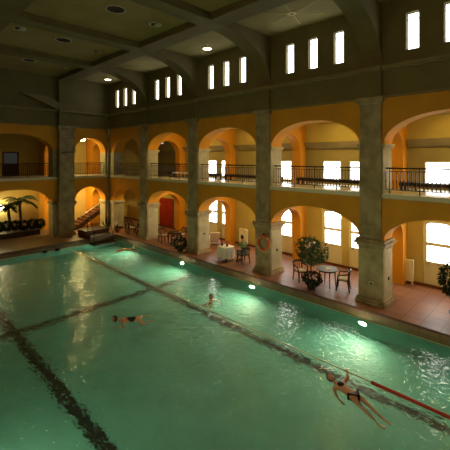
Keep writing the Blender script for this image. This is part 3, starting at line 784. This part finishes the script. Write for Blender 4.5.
def person_mesh(name, J, parent, hands=True):
    """J: joint dict in local coordinates -> one continuous skinned body"""
    V = []; E_ = []; idx = {}
    def add(k_, r1, r2=None):
        idx[k_] = len(V); V.append((Vector(J[k_]), r1, r2 if r2 else r1))
    add('pelvis', .135, .105); add('waist', .115, .085); add('chest', .145, .10); add('neckb', .07, .06); add('neck', .048); add('headb', .05)
    E_ += [(0, 1), (1, 2), (2, 3), (3, 4), (4, 5)]
    for s_ in 'LR':
        for k_, r1 in (('sho', .055), ('elb', .040), ('wri', .026)): add(k_+s_, r1)
        E_ += [(idx['chest'], idx['sho'+s_]), (idx['sho'+s_], idx['elb'+s_]), (idx['elb'+s_], idx['wri'+s_])]
        for k_, r1 in (('hip', .085), ('kne', .055), ('ank', .035), ('toe', .028)): add(k_+s_, r1)
        E_ += [(0, idx['hip'+s_]), (idx['hip'+s_], idx['kne'+s_]), (idx['kne'+s_], idx['ank'+s_]), (idx['ank'+s_], idx['toe'+s_])]
        w_ = Vector(J['wri'+s_]); d = (w_-Vector(J['elb'+s_])).normalized(); u_, v_ = frame_of(d)
        hv, he = hand(None, w_, d, u_*(1 if s_ == 'L' else -1), parent)
        off = len(V); V += [(a[0], a[1], a[2] if len(a) > 2 else a[1]) for a in hv[1:]]
        for a, b in he: E_.append((idx['wri'+s_] if a == 0 else off+a-1, off+b-1))
    return mk_skin(name, V, E_, parent, 'skin')
def garment(name, pts, parent, m_, sub=2):
    V = [(Vector(p), r1, r2) for p, r1, r2 in pts[0]]
    return mk_skin(name, V, pts[1], parent, m_, 0, sub)

# woman swimming on her back, black two-piece; head toward far end
A = Vector((8.72, 4.62, WZ)); B = Vector((8.25, 3.05, WZ))
ax = (B-A).normalized()          # head -> feet
lt = Vector((-ax.y, ax.x, 0))    # toward +x side (left of a swimmer on her back seen from above)
t = thing('swimmer', 'person in black two-piece swimming on back beside the red rope', 'person', (A.x, A.y, WZ))
def S(a, l, z): return ax*a + lt*l + Vector((0, 0, z))
J = dict(headb=S(.13, 0, .0), neck=S(.19, 0, -.01), neckb=S(.26, 0, 0), chest=S(.40, 0, .01), waist=S(.60, 0, -.01), pelvis=S(.78, 0, .0),
         shoL=S(.30, .19, .0), elbL=S(.31, .33, .09), wriL=S(.20, .42, .13), shoR=S(.32, -.19, -.03), elbR=S(.52, -.30, -.12), wriR=S(.72, -.36, -.10),
         hipL=S(.84, .10, 0), kneL=S(1.22, .10, -.10), ankL=S(1.58, .11, -.26), toeL=S(1.74, .11, -.24),
         hipR=S(.84, -.10, 0), kneR=S(1.20, -.09, -.14), ankR=S(1.56, -.08, -.30), toeR=S(1.72, -.08, -.28))
bd = person_mesh('body', J, t)
hc = S(.02, 0, .03); fw = Vector((0, 0, 1)); upv = -ax
o = obj('head', head_mesh(hc, fw, upv), 'skin', t, smooth=True); face_bits(hc, fw, upv, .1, t); hair_cap(hc, fw, upv, .1, t)
garment('bikini_top', ([(S(.36, -.10, .035), .085, .075), (S(.38, 0, .035), .098, .100), (S(.36, .10, .035), .085, .075)], [(0, 1), (1, 2)]), t, 'swim')
garment('bikini_bottom', ([(S(.78, 0, .012), .145, .112), (S(.84, .07, .01), .095, .09), (S(.84, -.07, .01), .095, .09)], [(0, 1), (0, 2)]), t, 'swim')

# swimmer in mid pool, dark swimwear, breaststroke
def prone_swimmer(x, y, ang, label, top='swim', cap=None, arms=.35, tuck=False):
    t = thing('swimmer', label, 'person', (x, y, WZ+(0 if tuck else .05)), ang)
    S = lambda a, l, z: Vector((-a, l, z))       # head at +x side, body trails to -x
    J = dict(headb=S(.10, 0, .02), neck=S(.16, 0, 0), neckb=S(.22, 0, 0), chest=S(.38, 0, .0), waist=S(.58, 0, 0), pelvis=S(.78, 0, -.02),
         shoL=S(.27, .19, -.01), elbL=S(.12, .42, -.06), wriL=S(-.12, arms, -.06), shoR=S(.27, -.19, -.01), elbR=S(.10, -.42, -.04), wriR=S(-.12, -arms, -.03),
         hipL=S(.85, .10, -.03), kneL=S(1.18, .26, -.10), ankL=S(1.48, .20, -.12), toeL=S(1.62, .26, -.12),
         hipR=S(.85, -.10, -.03), kneR=S(1.18, -.26, -.10), ankR=S(1.48, -.20, -.12), toeR=S(1.62, -.26, -.12))
    if tuck: J.update(kneL=S(.98, .36, -.16), ankL=S(1.22, .16, -.10), toeL=S(1.30, .24, -.10), kneR=S(.98, -.36, -.16), ankR=S(1.22, -.16, -.10), toeR=S(1.30, -.24, -.10),
             elbL=S(.30, .42, -.14), wriL=S(.10, .30, -.14), elbR=S(.30, -.42, -.12), wriR=S(.10, -.30, -.12))
    person_mesh('body', J, t)
    hc = S(-.02, 0, .10); fw = Vector((1, 0, .1)); upv = Vector((-.1, 0, 1))
    obj('head', head_mesh(hc, fw, upv), 'skin', t, smooth=True); face_bits(hc, fw, upv, .1, t)
    hair_cap(hc, fw, upv, .1, t, cap or 'hair')
    garment('swimsuit', ([(S(.36, 0, .01), .155, .115), (S(.58, 0, .005), .13, .10), (S(.78, 0, -.01), .15, .12)], [(0, 1), (1, 2)]), t, top)
    return t
prone_swimmer(6.35, 11.75, math.radians(150), 'person in dark swimwear swimming breaststroke in middle of pool', tuck=True)
prone_swimmer(12.2, 20.15, math.radians(-20), 'person with pale cap and pale top swimming near far right wall', 'yshirt', 'lightcap')
t = thing('swimmer', 'person seen only as dark-haired head above water near cross line', 'person', (10.17, 10.78, WZ))
J = dict(headb=(0, 0, .06), neck=(0, 0, .0), neckb=(0, 0, -.06), chest=(0, 0, -.22), waist=(0, .05, -.42), pelvis=(0, .14, -.58),
         shoL=(.19, 0, -.2), elbL=(.32, -.05, -.38), wriL=(.36, -.2, -.5), shoR=(-.19, 0, -.2), elbR=(-.32, -.05, -.38), wriR=(-.36, -.2, -.5),
         hipL=(.10, .18, -.62), kneL=(.14, .10, -1.0), ankL=(.14, .30, -1.3), toeL=(.14, .35, -1.35), hipR=(-.10, .18, -.62), kneR=(-.14, .30, -.92), ankR=(-.14, .62, -1.08), toeR=(-.14, .74, -1.12))
person_mesh('body', J, t)
obj('head', head_mesh((0, -.02, .11), (0, -1, .1), (0, 0, 1)), 'skin', t, smooth=True); face_bits((0, -.02, .11), (0, -1, .1), (0, 0, 1), .1, t); hair_cap((0, -.02, .11), (0, -1, .1), (0, 0, 1), .1, t)
garment('swimsuit', ([((0, 0, -.24), .155, .11), ((0, .05, -.42), .13, .095), ((0, .14, -.58), .15, .115)], [(0, 1), (1, 2)]), t, 'swim')

# person seated at the white-cloth table, faces +y (toward the table)
t = thing('seated_person', 'person in green shirt seated in armchair at white-cloth table', 'person', (13.98, 12.35, 0), math.radians(-15))
J = dict(pelvis=(0, -.06, .58), waist=(0, -.05, .76), chest=(0, .0, .98), neckb=(0, .04, 1.14), neck=(0, .06, 1.20), headb=(0, .08, 1.25),
         shoL=(.19, .02, 1.06), elbL=(.25, .16, .84), wriL=(.14, .36, .82), shoR=(-.19, .02, 1.06), elbR=(-.25, .16, .84), wriR=(-.12, .38, .84),
         hipL=(.10, .0, .56), kneL=(.12, .40, .56), ankL=(.12, .40, .10), toeL=(.12, .54, .04), hipR=(-.10, .0, .56), kneR=(-.12, .36, .56), ankR=(-.12, .30, .10), toeR=(-.12, .44, .04))
person_mesh('body', J, t)
obj('head', head_mesh((0, .11, 1.34), (0, 1, -.15), (0, 0, 1)), 'skin', t, smooth=True); face_bits((0, .11, 1.34), (0, 1, -.15), (0, 0, 1), .1, t); hair_cap((0, .11, 1.34), (0, 1, -.15), (0, 0, 1), .1, t)
mk_skin('shirt', [((0, -.06, .62), .16, .13), ((0, -.05, .78), .15, .12), ((0, 0, .98), .165, .125), ((0, .03, 1.1), .09, .08), ((.19, .02, 1.05), .075), ((.24, .13, .90), .06), ((-.19, .02, 1.05), .075), ((-.24, .13, .90), .06)],
        [(0, 1), (1, 2), (2, 3), (2, 4), (4, 5), (2, 6), (6, 7)], t, 'gshirt')
mk_skin('trousers', [((0, -.06, .58), .15, .13), ((.10, .0, .57), .10), ((.12, .39, .57), .078), ((.12, .40, .18), .062), ((-.10, .0, .57), .10), ((-.12, .36, .57), .078), ((-.12, .30, .18), .062)],
        [(0, 1), (1, 2), (2, 3), (0, 4), (4, 5), (5, 6)], t, 'trous')
bm = BM()
for cx, cy in ((.12, .46), (-.12, .36)): box(bm, cx-.045, cx+.045, cy-.10, cy+.14, 0.005, .075)
obj('shoe', bm, 'dark', t, bevel=.02)

# lane rope: pale far section and red near section
t = thing('lane_rope', 'thin pale lane rope floating the length of the pool, red floats near camera', 'rope', (9.35, 0, WZ))
bm = BM(); tube(bm, [(.02*math.sin(y*.9), y, .0) for y in [3.8+i*.5 for i in range(40)]], .020, 6); obj('rope', bm, 'ropey', t)
bm = BM(); tube(bm, [(-.05-.006*(3.8-y)**2, y, .015) for y in [-1.5+i*.25 for i in range(22)]], .05, 8); obj('red_sleeve', bm, 'redc', t, smooth=True)

# ------------------------------------------------------------------ plants
def leaf(bm, p, d, nrm, L, W_, bend=.2):
    d = d.normalized(); s_ = d.cross(nrm).normalized(); n2 = s_.cross(d)
    a = bm.verts.new(p); b = bm.verts.new(p+d*L*.45+s_*W_/2+n2*bend*L*.2); c = bm.verts.new(p+d*L*.45-s_*W_/2+n2*bend*L*.2); e = bm.verts.new(p+d*L-n2*bend*L*.25)
    m_ = bm.verts.new(p+d*L*.5+n2*bend*L*.1)
    bm.faces.new((a, b, m_)); bm.faces.new((a, m_, c)); bm.faces.new((b, e, m_)); bm.faces.new((c, m_, e))
def rv(rnd):
    while True:
        v = Vector((rnd.uniform(-1, 1), rnd.uniform(-1, 1), rnd.uniform(-1, 1)))
        if .05 < v.length < 1: return v
def foliage(name, parent, m_, c, rad, n_, L, seed, lobes=None):
    rnd = random.Random(seed); bm = BM(); c = Vector(c)
    for i in range(n_):
        v = rv(rnd); v = v.normalized()*(v.length**.45)
        if lobes:
            lc, lr = rnd.choice(lobes); p = c+Vector(lc)+Vector((v.x*lr[0], v.y*lr[1], v.z*lr[2]))
        else: p = c+Vector((v.x*rad[0], v.y*rad[1], v.z*rad[2]))
        d = (v.normalized()+rv(rnd)*.8+Vector((0, 0, -.35))); leaf(bm, p, d, rv(rnd).normalized(), L*rnd.uniform(.7, 1.3), L*.5)
    return obj(name, bm, m_, parent)
# ficus
t = thing('potted_tree', 'leafy green tree in pot beside round grey table', 'plant', (13.22, 7.86, 0))
bm = BM(); lathe(bm, [(0, 0), (.17, 0), (.21, .28), (.24, .30), (.24, .34), (.19, .34), (.17, .26), (0, .26)], 20); obj('pot', bm, 'pot', t)
bm = BM(); lathe(bm, [(0, .29), (.185, .29)], 16); obj('soil', bm, 'soil', t)
bm = BM(); tube(bm, [(0, 0, .28), (.03, .02, .6), (-.02, 0, .9), (.02, 0, 1.25)], [.035, .028, .026, .02], 8)
for a in range(5): tube(bm, [(0, 0, .95), (.25*math.cos(a*1.26), .25*math.sin(a*1.26), 1.35)], [.016, .008], 6)
obj('trunk', bm, 'bark', t)
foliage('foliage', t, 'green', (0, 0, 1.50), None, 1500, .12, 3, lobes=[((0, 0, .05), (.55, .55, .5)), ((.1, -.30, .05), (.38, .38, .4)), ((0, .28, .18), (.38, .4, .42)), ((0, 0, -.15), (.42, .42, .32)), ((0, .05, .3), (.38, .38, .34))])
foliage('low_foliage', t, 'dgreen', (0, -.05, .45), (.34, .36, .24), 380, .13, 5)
# plant at the right edge
t = thing('potted_tree', 'dark leafy plant cut by right edge of photo', 'plant', (13.9, 2.76, 0))
bm = BM(); lathe(bm, [(0, 0), (.17, 0), (.21, .28), (.24, .30), (.24, .34), (.19, .34), (.17, .26), (0, .26)], 20); obj('pot', bm, 'pot', t)
bm = BM(); tube(bm, [(0, 0, .27), (.02, .02, .8), (0, 0, 1.4)], [.035, .028, .02], 8); obj('trunk', bm, 'bark', t)
foliage('foliage', t, 'dgreen', (0, 0, 1.42), (.5, .5, .58), 1300, .12, 11)
# small plant beside third pier
t = thing('potted_plant', 'small dark bushy potted plant left of third pier', 'plant', (13.12, 16.55, 0))
bm = BM(); lathe(bm, [(0, 0), (.14, 0), (.18, .22), (.2, .26), (.16, .26), (.14, .2), (0, .2)], 18); obj('pot', bm, 'pot', t)
foliage('foliage', t, 'dgreen', (0, 0, .45), (.36, .36, .34), 520, .13, 9)
# plant and pale flower in the corner
t = thing('potted_plant', 'spiky potted plant on deck in corner right of stair', 'plant', (12.95, 25.2, 0))
bm = BM(); lathe(bm, [(0, 0), (.14, 0), (.18, .22), (.2, .26), (.16, .26), (.14, .2), (0, .2)], 18); obj('pot', bm, 'terrapot', t)
bm = BM()
for i in range(14):
    a = i*2.4; e = .5+.35*math.sin(i*1.7)
    leaf(bm, Vector((0, 0, .2)), Vector((math.cos(a)*e, math.sin(a)*e, 1)), Vector((-math.sin(a), math.cos(a), 0)).cross(Vector((0, 0, 1))), .95, .07, .3)
obj('foliage', bm, 'dgreen', t)
t = thing('flower_pot', 'pale flowers in pot against cream wall near corner', 'plant', (13.2, 24.1, 0))
bm = BM(); lathe(bm, [(0, 0), (.13, 0), (.17, .24), (.19, .26), (.15, .26), (.12, .2), (0, .2)], 18); obj('pot', bm, 'terrapot', t)
bm = BM()
rnd = random.Random(4)
for i in range(16):
    tube(bm, [(0, 0, .2), (rnd.uniform(-.1, .1), rnd.uniform(-.1, .1), rnd.uniform(.5, .8))], .006, 5)
obj('stem', bm, 'dgreen', t)
bm = BM()
for i in range(26): lathe(bm, [(0, -.03), (.035, 0), (0, .03)], 8, (rnd.gauss(0, .07), rnd.gauss(0, .07), rnd.uniform(.55, .92)))
obj('blossom', bm, 'lflower', t)
# palms
def palm(loc, H, nf, FL, seed, label):
    t = thing('palm_tree', label, 'palm', loc, 0)
    rnd = random.Random(seed)
    bm = BM(); pts = []; rs = []
    for i in range(19): pts.append((.04*math.sin(i*.3), 0, H*i/18)); rs.append(.085+(.02 if i % 2 else 0))
    tube(bm, pts, rs, 10); obj('trunk', bm, 'bark', t)
    for i in range(nf):
        a = 2*PI*i/nf+rnd.uniform(-.15, .15); el = rnd.uniform(.15, 1.0); bm = BM()
        prev = Vector((0, 0, H)); d = Vector((math.cos(a)*math.cos(el), math.sin(a)*math.cos(el), math.sin(el))); P_ = [prev.copy()]; N = 12
        for j_ in range(N):
            prev = prev+d*FL/N; P_.append(prev.copy()); d = (d+Vector((0, 0, -.15))).normalized()
            sd = d.cross(Vector((0, 0, 1))).normalized(); ll = .36*math.sin(PI*(j_+1.5)/(N+2))
            for s_ in (-1, 1):
                for o_ in (0, .5):
                    leaf(bm, prev-d*FL/N*o_, (sd*s_+d*.6+Vector((0, 0, -.45))), Vector((0, 0, 1)), ll, .045)
        tube(bm, P_, [.016]*6+[.01]*(len(P_)-6), 5)
        obj('frond', bm, 'dgreen', t)
palm((7.95, 28.4, 0.33), 2.0, 22, 1.30, 5, 'dark palm with drooping fronds behind hedge at left')
palm((7.3, 28.65, 0.33), 1.75, 12, .9, 8, 'slimmer palm behind taller palm at far left')
t = thing('planter', 'low dark planter trough at foot of the palms', 'planter', (7.0, 28.0, 0))
bm = BM(); box(bm, -2.0, 2.0, -.5, .75, 0, .32); obj('trough', bm, 'pot', t, bevel=.02)
rnd = random.Random(21)
ords = ['leftmost', 'second from left', 'third from left', 'at foot of taller palm', 'third from right', 'second from right', 'rightmost']
for i, od in enumerate(ords):
    t = thing('shrub', 'low dark shrub in planter trough under the palms, ' + od, 'shrub', (5.9+i*.53, 27.85+rnd.uniform(-.05, .05), .33), 0, 'shrubs under the palms')
    foliage('foliage', t, 'dgreen', (0, 0, .40+rnd.uniform(-.02, .14)), (.28, .34, .28), 420, .16, 30+i)
    bm = BM(); tube(bm, [(0, 0, 0), (0, 0, .3)], .02, 6); obj('stem', bm, 'bark', t)

# ------------------------------------------------------------------ stair in far gallery
t = thing('staircase', 'brown staircase rising right behind narrow far arch', 'staircase', (10.9, 27.2, 0))
ns = 13
for i in range(ns):
    bm = BM(); box(bm, .35+i*.28, .35+(i+1)*.28+.03, 0, 1.3, i*.165+.05, (i+1)*.165+.05); obj('tread', bm, 'stairw', t)
bm = BM(); prism(bm, [(.35, 0), (.35, .12), (.35+ns*.28, .12+ns*.165), (.35+ns*.28, -.18+ns*.165), (.8, 0)], -.04, -.0, 'y'); obj('stringer', bm, 'stairw', t)
bm = BM(); prism(bm, [(.35, .0), (.35, .05), (.35+ns*.28, .05+ns*.165), (.35+ns*.28, -.15+ns*.165), (.7, .0)], 0, 1.3, 'y'); obj('soffit', bm, 'stairw', t)
bm = BM(); box(bm, -.2, .35, 0, 1.3, 0, .12); obj('landing', bm, 'step', t)
bm = BM(); tube(bm, [(.9, -.02, .98), (1.1, -.02, 1.08), (.35+ns*.28, -.02, .62+ns*.165)], .035, 8); obj('handrail', bm, 'rim', t)
bm = BM()
for i in range(2, ns, 2): tube(bm, [(.5+i*.28, -.02, .2+i*.165), (.5+i*.28, -.02, .70+i*.165)], .012, 6)
obj('baluster', bm, 'iron', t)
t = thing('wall_sign', 'small dark rectangular sign on yellow wall above stair handrail', 'sign', (12.2, YB, 2.35))
bm = BM(); box(bm, -.22, .22, -.03, 0, -.09, .09); obj('sign_board', bm, 'dark', t, bevel=.005)
bm = BM(); box(bm, -.20, .20, -.034, -.03, -.075, -.068); obj('border', bm, 'plate', t)
t = thing('notice_board', 'dark notice board with pale strip on upper gallery wall near corner', 'board', (XB-.005, 25.6, 5.3))
bm = BM(); box(bm, -.04, 0, -.5, .5, -.25, .25); obj('board', bm, 'dark', t)
bm = BM(); box(bm, -.045, -.04, -.42, .42, -.16, -.11); obj('pale_strip', bm, 'cush', t)

# entry platform with handrails at the far end of the pool
t = thing('pool_steps', 'brown wooden entry platform with steps and rails at far right pool corner', 'steps', (11.6, 23.9, 0))
bm = BM(); box(bm, -.9, .8, -.1, 1.2, 0, .42); obj('platform', bm, 'step', t, bevel=.01)
bm = BM(); box(bm, -.95, .85, -.14, 1.22, .42, .47); obj('platform_top', bm, 'wood', t, bevel=.01)
bm = BM(); box(bm, -.8, .7, -.50, -.1, -.12, .20); obj('step', bm, 'step', t, bevel=.01)
bm = BM(); box(bm, -.8, .9, -1.15, -.35, -.42, -.30); obj('step', bm, 'wood', t, bevel=.01)
bm = BM(); box(bm, -.78, .68, -.505, -.44, .20, .225); obj('step_nosing', bm, 'metal', t)
for x in (-.7, .65):
    bm = BM(); tube(bm, [(x, .1, .47), (x, .1, 1.25), (x, -.1, 1.32), (x, -.5, 1.05), (x, -.95, .25), (x, -.95, -.32)], .022, 8); obj('handrail', bm, 'iron', t, smooth=True)
# small drain covers / rocks on far pool edge: dark round floats
for i, (x, y) in enumerate(((7.95, 23.45), (8.68, 23.42))):
    t = thing('skimmer_cover', 'small dark round fitting at far pool edge, ' + ('left' if i == 0 else 'right') + ' one of two', 'fitting', (x, y, WZ), 0, 'dark fittings at far pool edge')
    bm = BM(); lathe(bm, [(.0, -.02), (.12, -.02), (.13, .04), (.09, .10), (0, .13)], 16); obj('cap', bm, 'dark', t, smooth=True)
    bm = BM(); lathe(bm, [(.13, -.02), (.16, -.02), (.16, .02), (.13, .02), (.13, -.02)], 16); obj('rim', bm, 'iron', t)

# sun loungers
def lounger(loc, rz, label, cm='cloth', fm='white'):
    t = thing('sun_lounger', label, 'sun lounger', loc, rz, 'sun loungers in the galleries')
    bm = BM()
    for sx in (-1, 1): tube(bm, [(sx*.3, -.9, .30), (sx*.3, .95, .30)], .025, 8)
    tube(bm, [(-.3, -.9, .30), (.3, -.9, .30)], .025, 8); tube(bm, [(-.3, .95, .30), (.3, .95, .30)], .025, 8); obj('frame', bm, fm, t)
    for sx in (-1, 1):
        for y in (-.8, .5):
            bm = BM(); tube(bm, [(sx*.3, y, .3), (sx*.31, y, 0)], .022, 8); obj('leg', bm, fm, t)
    bm = BM(); box(bm, -.29, .29, -.9, .32, .31, .38); obj('mattress', bm, cm, t, bevel=.02)
    bm = BM(); box(bm, -.29, .29, 0, .75, 0, .07, Matrix.Translation((0, .30, .33)) @ Matrix.Rotation(math.radians(48), 4, 'X')); obj('backrest', bm, cm, t, bevel=.02)
    return t
l0 = lounger((15.7, 16.35, 0), math.radians(140), 'white sun lounger by back wall behind third pier')
l1 = lounger((15.2, 18.6, 4.16), math.radians(200), 'white sun lounger on balcony above red door', 'cloth', 'white')
def bench(loc, L, label):
    t = thing('bench', label, 'bench', loc, 0, 'dark benches along the balcony')
    for i in range(4):
        bm = BM(); box(bm, -.26+i*.14, -.16+i*.14, -L/2, L/2, .30, .34); obj('slat', bm, 'wood', t)
    bm = BM(); box(bm, -.27, -.24, -L/2, L/2, .20, .30); box(bm, .24, .27, -L/2, L/2, .20, .30); box(bm, -.24, .24, -L/2, -L/2+.04, .20, .30); box(bm, -.24, .24, L/2-.04, L/2, .20, .30); obj('frame', bm, 'wood', t)
    for sx in (-1, 1):
        for f_ in (-1, 1):
            bm = BM(); box(bm, sx*.22-.03, sx*.22+.03, f_*(L/2-.1)-.03, f_*(L/2-.1)+.03, 0, .22); obj('leg', bm, 'wood', t)
    return t
for y, L, lb in ((8.05, 4.0, 'balcony above potted tree'), (13.2, 4.0, 'balcony above white-cloth table'), (3.1, 4.0, 'balcony at right edge of photo'), (20.3, 1.3, 'balcony beside white lounger'), (16.6, 1.4, 'balcony behind third pier')):
    bench((15.7, y, 4.16), L, 'long low dark bench on ' + lb)
